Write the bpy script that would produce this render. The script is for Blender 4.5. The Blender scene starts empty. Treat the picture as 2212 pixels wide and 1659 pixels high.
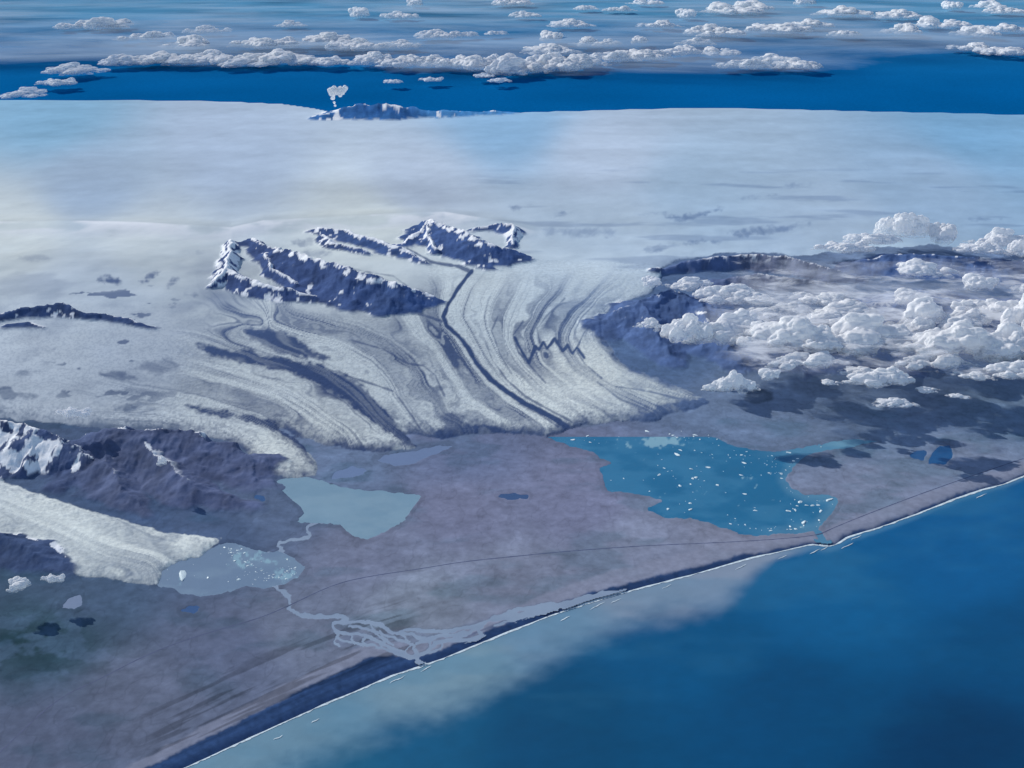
import bpy, bmesh, math, numpy as np
from mathutils import Vector, Matrix
rng=np.random.default_rng(7)
sc=bpy.context.scene
# ------------------------------------------------------------------ camera (units = km)
PW,PH=2212.0,1659.0; F=2372.0; CH=11.0; PITCH=math.radians(21.8)
cam=bpy.data.objects.new("camera",bpy.data.cameras.new("camera")); sc.collection.objects.link(cam)
cam.location=(0,0,CH); cam.rotation_euler=(math.pi/2-PITCH,0,0)
cam.data.sensor_width=36; cam.data.lens=36*F/PW; cam.data.clip_start=0.1; cam.data.clip_end=9000
sc.camera=cam
sp,cp=math.sin(PITCH),math.cos(PITCH)
def unproj(px,py,z):
    """where the line of sight through an image pixel meets elevation z"""
    dx=(np.asarray(px,float)-PW/2)/F; dy=-(np.asarray(py,float)-PH/2)/F
    dY=cp+dy*sp; dZ=-sp+dy*cp
    t=(z-CH)/dZ
    return dx*t,dY*t,t
# ------------------------------------------------------------------ light
EL=math.radians(30); AZ=math.radians(-48)
s=Vector((math.sin(AZ)*math.cos(EL),math.cos(AZ)*math.cos(EL),math.sin(EL)))
sun=bpy.data.objects.new("sun",bpy.data.lights.new("sun",'SUN')); sc.collection.objects.link(sun)
sun.data.energy=3.5; sun.data.angle=math.radians(0.5); sun.data.color=(1,0.955,0.885)
sun.rotation_euler=s.to_track_quat('Z','Y').to_euler(); sun.location=(0,20,60)
w=bpy.data.worlds.new("World"); sc.world=w; w.use_nodes=True
nt=w.node_tree; bg=nt.nodes['Background']; sky=nt.nodes.new('ShaderNodeTexSky'); sky.sky_type='NISHITA'
sky.sun_disc=False; sky.sun_elevation=EL; sky.sun_rotation=AZ; sky.altitude=1500
nt.links.new(sky.outputs[0],bg.inputs[0]); bg.inputs[1].default_value=0.15
sc.view_settings.view_transform='Standard'; sc.view_settings.look='None'; sc.view_settings.exposure=0
# ------------------------------------------------------------------ noise
T2=rng.random((256,256)).astype(np.float32); T3=rng.random((64,64,64)).astype(np.float32)
def vn(x,y,sd=0):
    x=x+sd*17.31; y=y+sd*9.77
    xf=np.floor(x); yf=np.floor(y); fx=x-xf; fy=y-yf
    xi=xf.astype(np.int64)&255; yi=yf.astype(np.int64)&255; x1=(xi+1)&255; y1=(yi+1)&255
    fx=fx*fx*(3-2*fx); fy=fy*fy*(3-2*fy)
    return (T2[xi,yi]*(1-fx)+T2[x1,yi]*fx)*(1-fy)+(T2[xi,y1]*(1-fx)+T2[x1,y1]*fx)*fy
def fbm(x,y,o=4,sd=0,g=0.5):
    r=0;a=1;t=0
    for k in range(o):
        r=r+a*vn(x*2**k,y*2**k,sd+k*3.7); t+=a; a*=g
    return r/t
def ridged(x,y,o=4,sd=0):
    r=0;a=1;t=0
    for k in range(o):
        r=r+a*(1-np.abs(2*vn(x*2**k,y*2**k,sd+k*5.3)-1)); t+=a; a*=0.55
    return r/t
def vn3(p):
    pf=np.floor(p); f=p-pf; i=pf.astype(np.int64)&63; j=(i+1)&63; f=f*f*(3-2*f)
    x0,y0,z0=i.T; x1,y1,z1=j.T; fx,fy,fz=f.T
    def L(z): return (T3[x0,y0,z]*(1-fx)+T3[x1,y0,z]*fx)*(1-fy)+(T3[x0,y1,z]*(1-fx)+T3[x1,y1,z]*fx)*fy
    return L(z0)*(1-fz)+L(z1)*fz
def ss(x,a=0.0,b=1.0):
    t=np.clip((x-a)/(b-a),0,1); return t*t*(3-2*t)
def lin(c):
    c=np.array(c,float)/255; return np.where(c<0.04045,c/12.92,((c+0.055)/1.055)**2.4)
KAL=np.array([1.0,0.97,1.04])
def alb(c): return np.clip(lin(c)/KAL,0.0,0.92)
# ------------------------------------------------------------------ distance helpers
def segd(PX,PY,pts,close=False):
    best=np.full(PX.shape,1e12); n=len(pts)
    for k in range(n if close else n-1):
        ax,ay=pts[k][:2]; bx,by=pts[(k+1)%n][:2]
        vx,vy=bx-ax,by-ay; L=vx*vx+vy*vy+1e-9
        t=np.clip(((PX-ax)*vx+(PY-ay)*vy)/L,0,1)
        d=(PX-ax-t*vx)**2+(PY-ay-t*vy)**2
        best=np.minimum(best,d)
    return np.sqrt(best)
def inside(PX,PY,pts):
    r=np.zeros(PX.shape,bool); n=len(pts)
    for k in range(n):
        ax,ay=pts[k]; bx,by=pts[(k+1)%n]
        if ay==by: continue
        c=((ay>PY)!=(by>PY))&(PX<(bx-ax)*(PY-ay)/(by-ay)+ax); r^=c
    return r
def chaikin(p,n=2):
    p=[np.array(a,float) for a in p]
    for _ in range(n):
        q=[p[0]]
        for a,b in zip(p[:-1],p[1:]): q+= [a*.75+b*.25,a*.25+b*.75]
        p=q+[p[-1]]
    return np.array(p)
# ------------------------------------------------------------------ image pixel grid
X0,X1,Y0,Y1=-260,2470,196,1800; ST=2.0
xs=np.arange(X0,X1+ST,ST); ys=np.arange(Y0,Y1+ST,ST)
PX,PY=np.meshgrid(xs,ys); NR,NC=PX.shape
CS=6.0
cx=np.arange(X0-CS,X1+2*CS,CS); cy=np.arange(Y0-CS,Y1+2*CS,CS); CX,CY=np.meshgrid(cx,cy)
_u=(PX-cx[0])/CS; _v=(PY-cy[0])/CS; _ui=np.minimum(_u.astype(int),len(cx)-2); _vi=np.minimum(_v.astype(int),len(cy)-2)
_fu=_u-_ui; _fv=_v-_vi
def up(C):
    return (C[_vi,_ui]*(1-_fu)+C[_vi,_ui+1]*_fu)*(1-_fv)+(C[_vi+1,_ui]*(1-_fu)+C[_vi+1,_ui+1]*_fu)*_fv
def sdp(pts):
    d=segd(CX,CY,pts,True); return up(np.where(inside(CX,CY,pts),d,-d))
def field(cps,sig=150.0,PXc=None,PYc=None):
    a=CX if PXc is None else PXc; b=CY if PYc is None else PYc
    W=0; R=np.zeros(a.shape+(3,))
    for (x,y,c) in cps:
        wt=1/(((a-x)**2+((b-y)*1.4)**2)/sig**2+0.12)**2; W=W+wt; R+=wt[...,None]*alb(c)
    R/=W[...,None]
    if PXc is None: return np.stack([up(R[...,k]) for k in range(3)],-1)
    return R
# ------------------------------------------------------------------ outlines and river lines in image pixels
COAST=[(-300,1970),(0,1836),(200,1745),(395,1659),(480,1620),(560,1583),(640,1547),(700,1520),(780,1487),(850,1457),(905,1440),(960,1420),(1040,1388),(1120,1355),(1200,1325),(1290,1295),(1375,1272),(1460,1250),(1540,1228),(1620,1205),(1700,1187),(1755,1174),(1785,1180),(1805,1176),(1830,1160),(1900,1138),(1980,1110),(2060,1078),(2130,1055),(2170,1045),(2212,1027),(2330,985),(2800,820)]
LAND=COAST+[(2800,-200),(-700,-200),(-700,2100)]
ICE=[(-400,905),(0,903),(100,912),(200,922),(250,930),(330,930),(420,935),(490,950),(535,980),(560,1010),(575,1027),(620,1032),(680,1028),(688,1010),(672,985),(655,960),(620,938),(600,925),(660,945),(700,962),(770,972),(840,975),(905,970),(870,935),(880,935),(950,948),(1000,940),(1060,937),(1120,940),(1180,945),(1240,920),(1330,910),(1410,908),(1440,896),(1500,884),(1532,868),(1500,850),(1460,832),(1410,815),(1360,795),(1330,770),(1303,730),(1296,700),(1312,675),(1350,650),(1400,636),(1425,605),(1430,580),(1470,560),(1540,548),(1640,545),(1720,552),(1800,545),(1900,535),(2000,530),(2212,540),(2900,540),(2900,0),(-700,0),(-700,905)]
TONGA=[(-500,960),(-200,985),(0,1035),(60,1063),(130,1085),(200,1105),(280,1130),(350,1150),(420,1158),(480,1162),(455,1185),(430,1205),(385,1215),(350,1235),(345,1262),(280,1258),(220,1245),(160,1240),(150,1215),(110,1190),(50,1165),(0,1155),(-200,1120),(-500,1080)]
LAG=[(1170,940),(1210,915),(1260,900),(1330,895),(1410,896),(1445,912),(1480,925),(1540,938),(1590,965),(1640,975),(1700,972),(1760,964),(1800,953),(1850,946),(1895,952),(1840,965),(1780,973),(1740,987),(1715,1005),(1695,1035),(1710,1055),(1740,1068),(1790,1070),(1814,1080),(1797,1105),(1775,1130),(1768,1143),(1780,1160),(1794,1190),(1778,1190),(1768,1162),(1758,1147),(1740,1147),(1690,1153),(1640,1154),(1600,1151),(1540,1130),(1490,1118),(1440,1116),(1402,1100),(1420,1090),(1440,1080),(1400,1070),(1350,1062),(1310,1056),(1303,1035),(1297,1012),(1320,1000),(1290,980),(1250,966),(1200,955)]
LK2=[(588,1033),(620,1030),(660,1030),(700,1040),(730,1052),(780,1060),(830,1062),(880,1070),(907,1071),(892,1090),(880,1110),(870,1125),(840,1140),(815,1155),(795,1163),(768,1160),(748,1145),(735,1132),(700,1129),(665,1127),(638,1128),(660,1108),(640,1085),(615,1065),(595,1052)]
LK3=[(340,1240),(380,1208),(430,1198),(470,1178),(500,1175),(540,1185),(570,1195),(600,1190),(630,1205),(662,1225),(645,1245),(610,1260),(570,1268),(530,1265),(480,1280),(430,1285),(390,1282),(380,1268),(340,1268)]
PONDS=[[(815,992),(850,979),(900,973),(950,962),(975,966),(925,985),(895,1000),(850,1006)],[(716,1034),(726,1021),(760,1008),(795,1013),(785,1023),(745,1030)],
 [(2008,1000),(2015,980),(2030,962),(2052,964),(2058,985),(2040,1003)],[(135,1312),(150,1290),(172,1288),(178,1302),(160,1316)],[(1965,985),(1975,976),(2000,974),(1992,990)],[(392,1318),(410,1309),(432,1312),(420,1322)],[(545,1075),(556,1062),(572,1068),(568,1082)],[(1080,1072),(1100,1068),(1140,1070),(1138,1076),(1100,1078)]]
RV=[([(592,1262),(612,1280),(628,1300),(625,1318),(660,1330),(700,1333),(735,1330),(752,1338),(725,1348)],4.0),
 ([(690,1128),(668,1134),(662,1145),(668,1158),(640,1166),(606,1168),(596,1176),(612,1188),(598,1198),(580,1196)],2.6),
 ([(725,1346),(715,1358),(740,1368),(790,1372),(830,1392),(870,1412),(905,1418)],3.2),
 ([(735,1345),(790,1342),(830,1352),(850,1368),(900,1372),(930,1385),(925,1402),(905,1418)],3.5),
 ([(750,1352),(800,1360),(850,1378),(890,1390),(900,1410)],2.2),([(720,1360),(730,1385),(790,1390),(840,1404),(880,1422),(905,1418)],2.2),
 ([(725,1368),(722,1388),(735,1396)],1.5),([(760,1372),(765,1390)],1.5),([(790,1375),(786,1394)],1.5),([(820,1362),(835,1385),(815,1400)],1.6),([(800,1350),(812,1372),(850,1394)],1.5),([(870,1370),(885,1388),(875,1408)],1.6),
 ([(850,1368),(880,1360),(930,1362),(980,1362),(1030,1350),(1060,1338),(1120,1328)],3.0),
 ([(900,1390),(950,1372),(1000,1370),(1035,1356),(1045,1342),(1100,1322),(1160,1308),(1220,1302),(1290,1284),(1340,1278),(1372,1282)],4.2),
 ([(905,1418),(930,1395),(975,1380),(1010,1384),(1040,1370),(1030,1352)],4.0),([(1060,1340),(1110,1330),(1165,1314),(1230,1306)],3.6),([(1070,1352),(1110,1338),(1150,1328)],1.8),([(960,1366),(985,1378),(1020,1366)],1.8),([(1100,1337),(1180,1318),(1260,1299),(1330,1284)],2.6),
 ([(905,1418),(900,1425),(912,1434),(935,1436),(950,1440)],4.5),([(940,1384),(960,1396),(945,1404),(915,1412)],2.0)]
sd_land=sdp(LAND); sd_ice=sdp(ICE); sd_A=sdp(TONGA)
sd_lag=sdp(LAG); sd_l2=sdp(LK2); sd_l3=sdp(LK3); sd_p=[sdp(p) for p in PONDS]
nA=fbm(PX/26,PY/18,5,1)-0.5; nB=fbm(PX/9,PY/7,4,2)-0.5
sd_icep=np.maximum(sd_ice,sd_A)+nA*12+nB*4
ice=ss(sd_icep,-1.5,1.5)
coastd=sd_land+(fbm(PX/60,PY/60,3,3)-0.5)*4
rsl=(slice(int((1110-Y0)/ST),int((1470-Y0)/ST)),slice(int((550-X0)/ST),int((1410-X0)/ST)))
rx=PX[rsl]+(fbm(PX[rsl]/16,PY[rsl]/10,3,201)-.5)*16; ry=PY[rsl]+(fbm(PX[rsl]/16,PY[rsl]/10,3,202)-.5)*9
rf=np.full(rx.shape,-50.0)
for p,hw in RV:
    wv=.40+1.0*fbm(PX[rsl]/22,PY[rsl]/14,2,203)
    Q=chaikin(p,1)
    d=segd(rx,ry*1.0,[tuple(q) for q in Q]); rf=np.maximum(rf,hw*wv-d)
RIVF=np.full(PX.shape,-50.0); RIVF[rsl]=rf
crx=[-260,0,300,500,610,680,740,900,1000,1200,1400,1500,1700,1900,2212,2470]
cry=[216,216,216,219,224,234,247,252,248,240,235,233,235,241,248,252]
CR=np.interp(PX,crx,cry)
def basez(x,y): return 0.03+1.30*ss((985-y)/740.0)+0.25*ss((560-x)/400.0)*ss((930-y)/200.0)*ss((y-440)/120.)
B=basez(PX,PY)
pyc=np.maximum(PY,CR); Bc=0.03+1.30*ss((985-pyc)/740.0)
B=np.where(PY<CR,Bc,B)
WX,WY,T=unproj(PX,pyc,B)
beyond=np.clip(CR-PY,0,None)
sc_=(1+beyond*0.7/np.maximum(WY,1)); WX=WX*sc_; WY=WY*sc_
WZ=B-beyond*0.16
# ------------------------------------------------------------------ mountains
RID=[ # (id, crest [(x,y,h)], front width, back width)
 (0,[(503,515,.2),(497,540,.3),(490,570,.32),(478,592,.28),(456,616,.12)],.55,.4),
 (0,[(488,580,.28),(530,598,.3),(570,612,.3),(620,622,.28),(670,640,.15)],.75,.4),
 (1,[(545,514,.15),(600,536,.3),(650,550,.48),(720,566,.58),(790,588,.62),(860,612,.54),(922,638,.2)],1.75,.4),
 (1,[(575,545,.22),(585,575,.27),(640,610,.2)],.45,.3),
 (2,[(688,488,.15),(740,494,.22),(800,514,.24),(860,537,.2),(928,572,.06)],.8,.4),
 (2,[(700,505,.15),(715,522,.17),(790,545,.12)],.5,.3),
 (3,[(872,522,.12),(905,498,.2),(930,472,.32),(965,484,.4),(1010,504,.48),(1060,525,.45),(1112,545,.18)],1.75,.45),
 (3,[(930,474,.32),(925,505,.25),(945,540,.2)],.5,.4),
 (4,[(1020,492,.1),(1045,488,.14),(1080,484,.2),(1108,487,.25),(1106,525,.15)],.65,.3),
 (5,[(-200,700,.1),(-60,685,.15),(0,680,.16),(60,667,.2),(130,656,.28),(170,675,.16),(230,682,.14),(290,693,.12),(335,710,.05)],.6,.3),
 (5,[(15,704,.08),(60,700,.1),(95,712,.04)],.35,.25),
 (6,[(162,945,.25),(235,926,.5),(300,930,.5),(420,938,.42),(490,958,.32),(530,990,.2),(560,1040,.06)],2.3,.5),
 (6,[(300,932,.45),(340,985,.36),(400,1040,.26),(470,1070,.15),(545,1090,.06)],1.2,1.0),
 (6,[(240,935,.45),(225,1000,.32),(260,1060,.2),(310,1105,.06)],1.0,1.0),
 (7,[(-300,900,.6),(-100,905,.65),(0,913,.65),(60,925,.62),(130,948,.5),(190,985,.3),(240,1015,.15)],1.5,.6),
 (7,[(60,928,.6),(75,965,.4),(50,1010,.2)],.7,.7),
 (7,[(130,948,.45),(150,985,.3),(170,1015,.12)],.6,.6),
 (8,[(-200,1140,.2),(0,1158,.25),(70,1182,.2),(130,1212,.1),(160,1240,.03)],.9,.6),
 (9,[(1418,582,.12),(1470,565,.25),(1540,553,.35),(1640,546,.4),(1720,556,.4),(1790,575,.35),(1850,592,.2)],.7,.8),
 (9,[(1560,600,.2),(1640,588,.35),(1720,600,.3),(1800,610,.2)],.7,.8),
 (10,[(1860,560,.3),(1950,545,.45),(2060,550,.45),(2212,560,.45),(2450,580,.45)],1.4,1.2),
 (11,[(1318,710,.1),(1350,668,.3),(1395,645,.42),(1450,625,.55),(1510,640,.5),(1600,660,.4)],2.6,.8),
 (11,[(1395,648,.4),(1410,700,.33),(1450,770,.15)],1.2,1.2),
 (11,[(1510,640,.45),(1530,700,.4),(1600,770,.2)],1.4,1.4),
 (11,[(1700,700,.4),(1850,690,.45),(2000,640,.45),(2212,660,.4),(2450,680,.4)],3.0,2.0),
 (12,[(712,246,.25),(750,232,.5),(820,219,.8),(850,222,.75),(880,215,.85),(905,222,.65),(935,240,.2)],3.2,3.0),
 (13,[(905,234,.3),(960,228,.45),(1010,226,.4),(1060,231,.3),(1100,240,.1)],2.5,3.0),
]
Hm=np.zeros_like(WX); mid=np.full(WX.shape,-1); front=np.zeros_like(WX); env=np.zeros_like(WX)
wn=fbm(WX*1.1,WY*1.1,3,9)
for (gid,pts,wf,wb) in RID:
    W3=[]; hmax=max(p[2] for p in pts)
    for (x,y,h) in pts:
        b=float(basez(x,y)); a,bb,_=unproj(x,y,b+h*.93); W3.append((float(a),float(bb),h))
    mw=max(wf,wb)*1.5
    ax=[p[0] for p in W3]; ay=[p[1] for p in W3]
    sel=np.where((WX>min(ax)-mw)&(WX<max(ax)+mw)&(WY>min(ay)-mw)&(WY<max(ay)+mw)&(beyond<30))
    x=WX[sel]; y=WY[sel]; far=12<=gid<=13
    fq=0.35 if far else 1.0; ja=(.2+.18*wf)/(1 if far else 1.0)
    x=x+(fbm(x*2.4*fq,y*2.4*fq,4,21)-.5)*ja; y=y+(fbm(x*2.4*fq,y*2.4*fq,4,22)-.5)*ja
    bh=np.zeros_like(x); be=np.zeros_like(x); bf=np.zeros_like(x)
    for k in range(len(W3)-1):
        (x0,y0,h0),(x1,y1,h1)=W3[k],W3[k+1]
        vx,vy=x1-x0,y1-y0; t=np.clip(((x-x0)*vx+(y-y0)*vy)/(vx*vx+vy*vy+1e-9),0,1)
        qx=x0+t*vx; qy=y0+t*vy; d=np.hypot(x-qx,y-qy); h=h0+t*(h1-h0)
        fr=ss((qy-y)/(d+1e-6),-.3,.5); ww=(wb+(wf-wb)*fr)*(.75+.5*wn[sel])*(.25+.75*(h/hmax))
        e=np.clip(1-d/ww,0,1); hh=h*e**1.2
        m=hh>bh; bh=np.where(m,hh,bh); be=np.where(m,e,be); bf=np.where(m,fr,bf)
    cur=Hm[sel]; m=bh>cur
    Hm[sel]=np.where(m,bh,cur)
    a=mid[sel]; a[m&(bh>0.006)]=gid; mid[sel]=a
    a=front[sel]; a[m]=bf[m]; front[sel]=a
    a=env[sel]; a[m]=be[m]; env[sel]=a
rg=ridged(WX*1.4,WY*1.0,3,31)
Hm2=Hm*(1.0+0.20*(rg-.5))+np.where(Hm>0,1,0)*(ridged(WX*6,WY*3.0,2,33)-.5)*.03*ss(Hm/.25)
Hm2=np.where(mid>=12,Hm*(0.55+0.8*ridged(WX*.55,WY*.3,4,35)),Hm2)
inm=(mid>=0)
# ------------------------------------------------------------------ heights
thick=0.07*(1-np.exp(-np.clip(sd_icep,0,None)/14))*ice*ss((PY-500)/100.)
und=(fbm(WX/6,WY/6,3,41)-.5)*.09*ss((860-PY)/200.)+(fbm(WX/1.8,WY/1.8,3,42)-.5)*.09*ss((900-PY)/300.)*ss((PY-400)/120.)
esc=segd(PX,PY,[(-260,486),(0,486),(150,484),(300,487),(500,497),(570,482),(700,476),(880,466),(960,464),(1060,480),(1150,500)])
Z=WZ+(thick+und)*ice*(beyond<1)+Hm2
Z=Z+ice*ss((26-esc)/26.)*.12*ss((1180-PX)/100.)
lake=np.maximum.reduce([sd_lag,sd_l2,sd_l3]+sd_p)+nA*9+nB*5
lk=(1-ice)*np.maximum(ss(lake,-3,3),.55*ss(RIVF,-1.5,1.0))
Z=Z-0.016*lk*(Hm2<.05)
low=ss((16-coastd)/24.0)
Z=Z-0.045*low
# ------------------------------------------------------------------ glacier flow lines
G=[(4,[(530,715),(640,740),(720,765),(780,800),(820,840),(840,890),(870,930),(910,960)]),
(6,[(640,662),(760,690),(850,720),(920,770),(950,830),(990,880),(1060,920),(1100,935)]),
(5,[(600,690),(720,725),(820,760),(870,810),(900,860),(930,910),(980,940)]),
(8,[(1020,590),(1010,600),(992,625),(970,660),(958,690),(965,710),(990,730),(1010,755),(1030,790),(1060,825),(1100,855),(1140,880),(1190,905),(1225,925)]),
(7,[(800,560),(880,590),(930,630),(935,680),(960,725),(990,780),(1030,840),(1090,890),(1160,930)]),
(9,[(1060,600),(1035,640),(1020,690),(1040,730),(1070,790),(1110,840),(1170,880),(1240,912)]),
(10,[(1110,600),(1080,660),(1065,710),(1085,760),(1110,800),(1160,850),(1230,890),(1290,908)]),
(11,[(1180,590),(1150,650),(1120,710),(1110,740),(1140,790),(1190,840),(1260,880),(1340,905)]),
(12,[(1300,580),(1260,640),(1200,690),(1170,730),(1180,780),(1230,830),(1310,880),(1400,905)]),
(13.5,[(1400,600),(1320,650),(1270,700),(1250,740),(1270,780),(1330,820),(1420,860),(1500,880)]),
(14.5,[(1420,625),(1310,675),(1295,720),(1330,775),(1410,815),(1500,850)]),
(2.5,[(400,740),(500,780),(600,810),(680,850),(740,900),(800,940),(850,970)]),
(1,[(200,800),(330,830),(450,850),(560,880),(640,920),(720,960)]),
(-1,[(100,870),(250,880),(400,895),(500,915),(580,950),(640,990),(670,1025)]),
(-2,[(50,910),(150,920),(330,928),(450,940),(520,975),(570,1020)]),
(-5,[(-200,1000),(0,1060),(150,1120),(300,1170),(420,1190)]),
(-7,[(-200,1090),(0,1120),(120,1180),(220,1235),(300,1250)]),
(3,[(0,640),(200,690),(400,700),(560,700)]),(0,[(0,780),(200,800)])]
num=0;den=0
for v,p in G:
    d=segd(CX,CY,p); wt=1/(d*d+30)**1.25; num=num+wt*v; den=den+wt
PSI=up(num/den)
foldm=np.exp(-(((PX-1200)/90)**2+((PY-765)/45)**2))
PSI=PSI+foldm*.4*(fbm(PX/30,PY/40,3,50)-.5)+(fbm(PX/80,PY/50,3,51)-.5)*.35
fold2=np.exp(-(((PX-960)/90)**2+((PY-870)/50)**2))+.5*np.exp(-(((PX-840)/80)**2+((PY-790)/22)**2))
PSI=PSI+fold2*.6*(fbm(PX/30,PY/20,3,52)-.5)
stk=fbm(PSI*2.2,PX/400,3,55,.55)
stf=fbm(PSI*11,PX/220+PY/300,3,57,.55)
stg=fbm(PSI*32,PX/90+PY/120,2,61,.6)
patch=ss(fbm(PX/120,PY/80,3,56),.32,.62)
dirt=ss(stk,.47,.68)*.50+ss(stf,.50,.68)*.48*patch+ss(stg,.5,.72)*.22
gl=ss((PY-575)/70.)*ss(PX,330,520)
gl=np.maximum(gl,ss((PY-780)/60.)*ss(PX,60,300)*.9); gl=np.maximum(gl,ss(sd_A,-5,5)*.5)
gl=gl*(1-0.65*np.exp(-(((PX-1240)/120)**2+((PY-850)/45)**2)))*(1-.4*ss((PX-1040)/100.)*ss((700-PY)/90.))
dirt=np.clip(dirt*gl,0,.95)
crv=1-np.abs(2*fbm(PX/9+PSI*2.5,PY/3.4,3,158)-1)
crack=ss(crv,.74,.98)*.22*ss((PY-600)/160.)*(1-.3*ss(sd_A,-5,5))
crack=crack+ss(sd_icep,0,8)*ss(52-sd_icep,0,46)*ss(fbm(PX/4.5,PY/4.5,3,59),.44,.66)*.42*ss((PY-800)/60.)*(1-.4*ss(sd_A,-5,5))
dirt=1-(1-dirt)*(1-crack*ice)
def line(p,w0,w1,amt,sd=0):
    d=segd(PX,PY,p)+(fbm(PX/14,PY/14,3,60+sd)-.5)*4
    f=ss((PY-p[0][1])/(p[-1][1]-p[0][1]+1e-6)); wd=w0+(w1-w0)*f
    return amt*ss(wd-d,-1.6,1.6)
mor=line(G[3][1],4,6.5,1.0)
mor=np.maximum(mor,line([(1045,735),(1065,785),(1095,825),(1135,862),(1190,893),(1235,914)],1.0,2.8,.75,1))
mor=np.maximum(mor,line([(1000,735),(1022,765),(1044,805),(1078,842),(1120,872),(1165,900),(1205,925)],.8,2.4,.75,2))
mor=np.maximum(mor,line([(1112,735),(1128,765),(1142,788),(1150,770),(1156,753),(1164,760),(1174,744),(1182,757),(1198,736),(1206,748),(1216,762),(1226,750),(1236,768),(1246,755),(1262,778)],3.2,3.4,1.0,3))
mor=np.maximum(mor,line([(1415,632),(1345,655),(1300,690),(1262,722),(1244,760),(1262,790),(1300,822)],1.4,2.0,.75,4))
mor=np.maximum(mor,line([(1130,700),(1108,730),(1120,765),(1150,800),(1178,832)],1.8,1.8,.7,5))
mor=np.maximum(mor,line([(1075,690),(1062,720),(1080,770),(1105,812)],1.7,1.7,.65,6))
mor=np.maximum(mor,line([(1220,650),(1180,690),(1160,715),(1166,745)],1.2,1.7,.6,11))
mor=np.maximum(mor,line([(1330,840),(1400,850),(1450,862),(1500,872)],1.5,2.5,.7,12))
mor=np.maximum(mor,line([(1290,830),(1340,868),(1400,890)],1.2,2.0,.65,13))
mor=np.maximum(mor,line([(760,740),(830,760),(880,790),(915,795),(940,815),(960,860)],1.6,2.2,.7,14))
mor=np.maximum(mor,line([(700,800),(790,830),(850,850),(880,890),(905,925)],1.6,2.2,.7,15))
mor=np.maximum(mor,line([(880,540),(930,570),(990,580),(1018,592)],2,4,.85,7))
mor=np.maximum(mor,line([(760,585),(850,600),(905,640),(925,662),(900,682)],1.2,2,.6,8))
mor=np.maximum(mor,line([(540,640),(680,655),(830,672),(905,684),(955,700)],1.5,2.5,.75,9))
mor=np.maximum(mor,line([(140,1085),(250,1122),(330,1165),(380,1175)],1.5,3,.4,10))
POL=[([(590,778),(650,787),(700,797),(750,815),(800,850),(832,890),(862,930),(920,965),(880,966),(830,935),(790,905),(740,865),(680,832),(620,808)],.97),
([(412,742),(470,752),(540,762),(610,786),(640,812),(560,797),(480,780),(430,765)],.9),
([(525,712),(590,716),(640,733),(665,755),(710,782),(640,776),(590,762),(545,738)],.85),
([(400,880),(500,897),(570,906),(630,930),(665,958),(720,972),(800,980),(720,992),(655,975),(600,935),(540,916),(450,900)],.9),
([(930,948),(960,925),(1010,915),(1060,922),(1120,930),(1190,940),(1180,955),(1060,950),(960,960)],.85),
([(955,905),(975,895),(1005,910),(1000,935),(965,940)],.75),([(1390,912),(1420,880),(1460,868),(1520,860),(1545,870),(1490,900)],.85),([(640,955),(720,965),(800,968),(850,972),(830,985),(700,980)],.7),
([(295,800),(330,782),(375,778),(385,798),(350,812)],.45),([(215,812),(260,808),(310,822),(270,828)],.7),([(210,608),(240,604),(260,612),(225,616)],.8),
([(300,608),(322,598),(345,590),(325,606)],.9),([(365,618),(372,606),(386,604),(380,616)],.7),([(365,630),(420,640),(425,644),(390,638)],.7),([(255,850),(290,843),(330,850),(300,860)],.5),([(250,888),(300,876),(322,882),(290,892)],.7),
([(-40,850),(10,838),(40,850),(90,862),(30,866),(-30,862)],.8),([(35,812),(60,802),(90,808),(70,818)],.6),([(40,560),(80,556),(110,562),(60,566)],.25),
([(1170,492),(1250,490),(1330,498),(1330,512),(1240,512),(1180,505)],.35),([(1460,520),(1510,514),(1560,518),(1500,526)],.7),([(1440,472),(1500,462),(1560,450),(1510,470),(1470,482)],.65),([(1560,505),(1660,494),(1750,484),(1690,500),(1600,514)],.6),([(1390,540),(1480,520),(1600,508),(1480,530),(1400,548)],.5),
([(1100,447),(1140,443),(1150,446),(1115,450)],.5),([(1195,462),(1240,459),(1200,464)],.5),([(1700,398),(1760,395),(1710,402)],.35),([(1600,430),(1680,420),(1620,434)],.35),([(1370,462),(1420,458),(1440,461),(1380,466)],.35),([(2090,472),(2160,468),(2150,476)],.4),
([(400,545),(450,548),(430,556)],.2),([(630,520),(670,512),(690,522),(650,532)],.4),([(640,548),(700,540),(720,552),(660,560)],.4)]
for p,a in POL:
    mor=np.maximum(mor,a*ss(sdp(p)+nA*18+nB*12,-5,6)*(.85+.3*ss(stf,.4,.6)))
mor=np.clip(mor,0,1)
st2=fbm(WX/3.2+WY/9,WY/.9,4,70); mor=np.maximum(mor,.36*ss(st2,.60,.76)*ss((PY-330)/80.)*ss((720-PY)/80.)*ss(PX,900,1200))
st3=fbm(WX/2.2,WY/2.2,5,71); mor=np.maximum(mor,.28*ss(st3,.54,.76)*ss((PY-520)/80.)*ss((980-PY)/50.)*ss((680-PX)/200.))
st4=fbm(WX/.6,WY/.6,4,72); mor=np.maximum(mor,.8*ss(st4,.67,.72)*ss(fbm(WX/3,WY/3,2,73),.45,.6)*ss((PY-560)/80.)*ss((900-PY)/50.)*ss((480-PX)/200.))
frontdirt=ss((24-sd_icep)/24.)*ss((PY-700)/60.)*(.35+.6*ss(fbm(PX/30,PY/22,4,75),.4,.62))*(sd_A<-10)
tot=np.clip(1-(1-dirt)*(1-mor)*(1-frontdirt),0,1)
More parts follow.
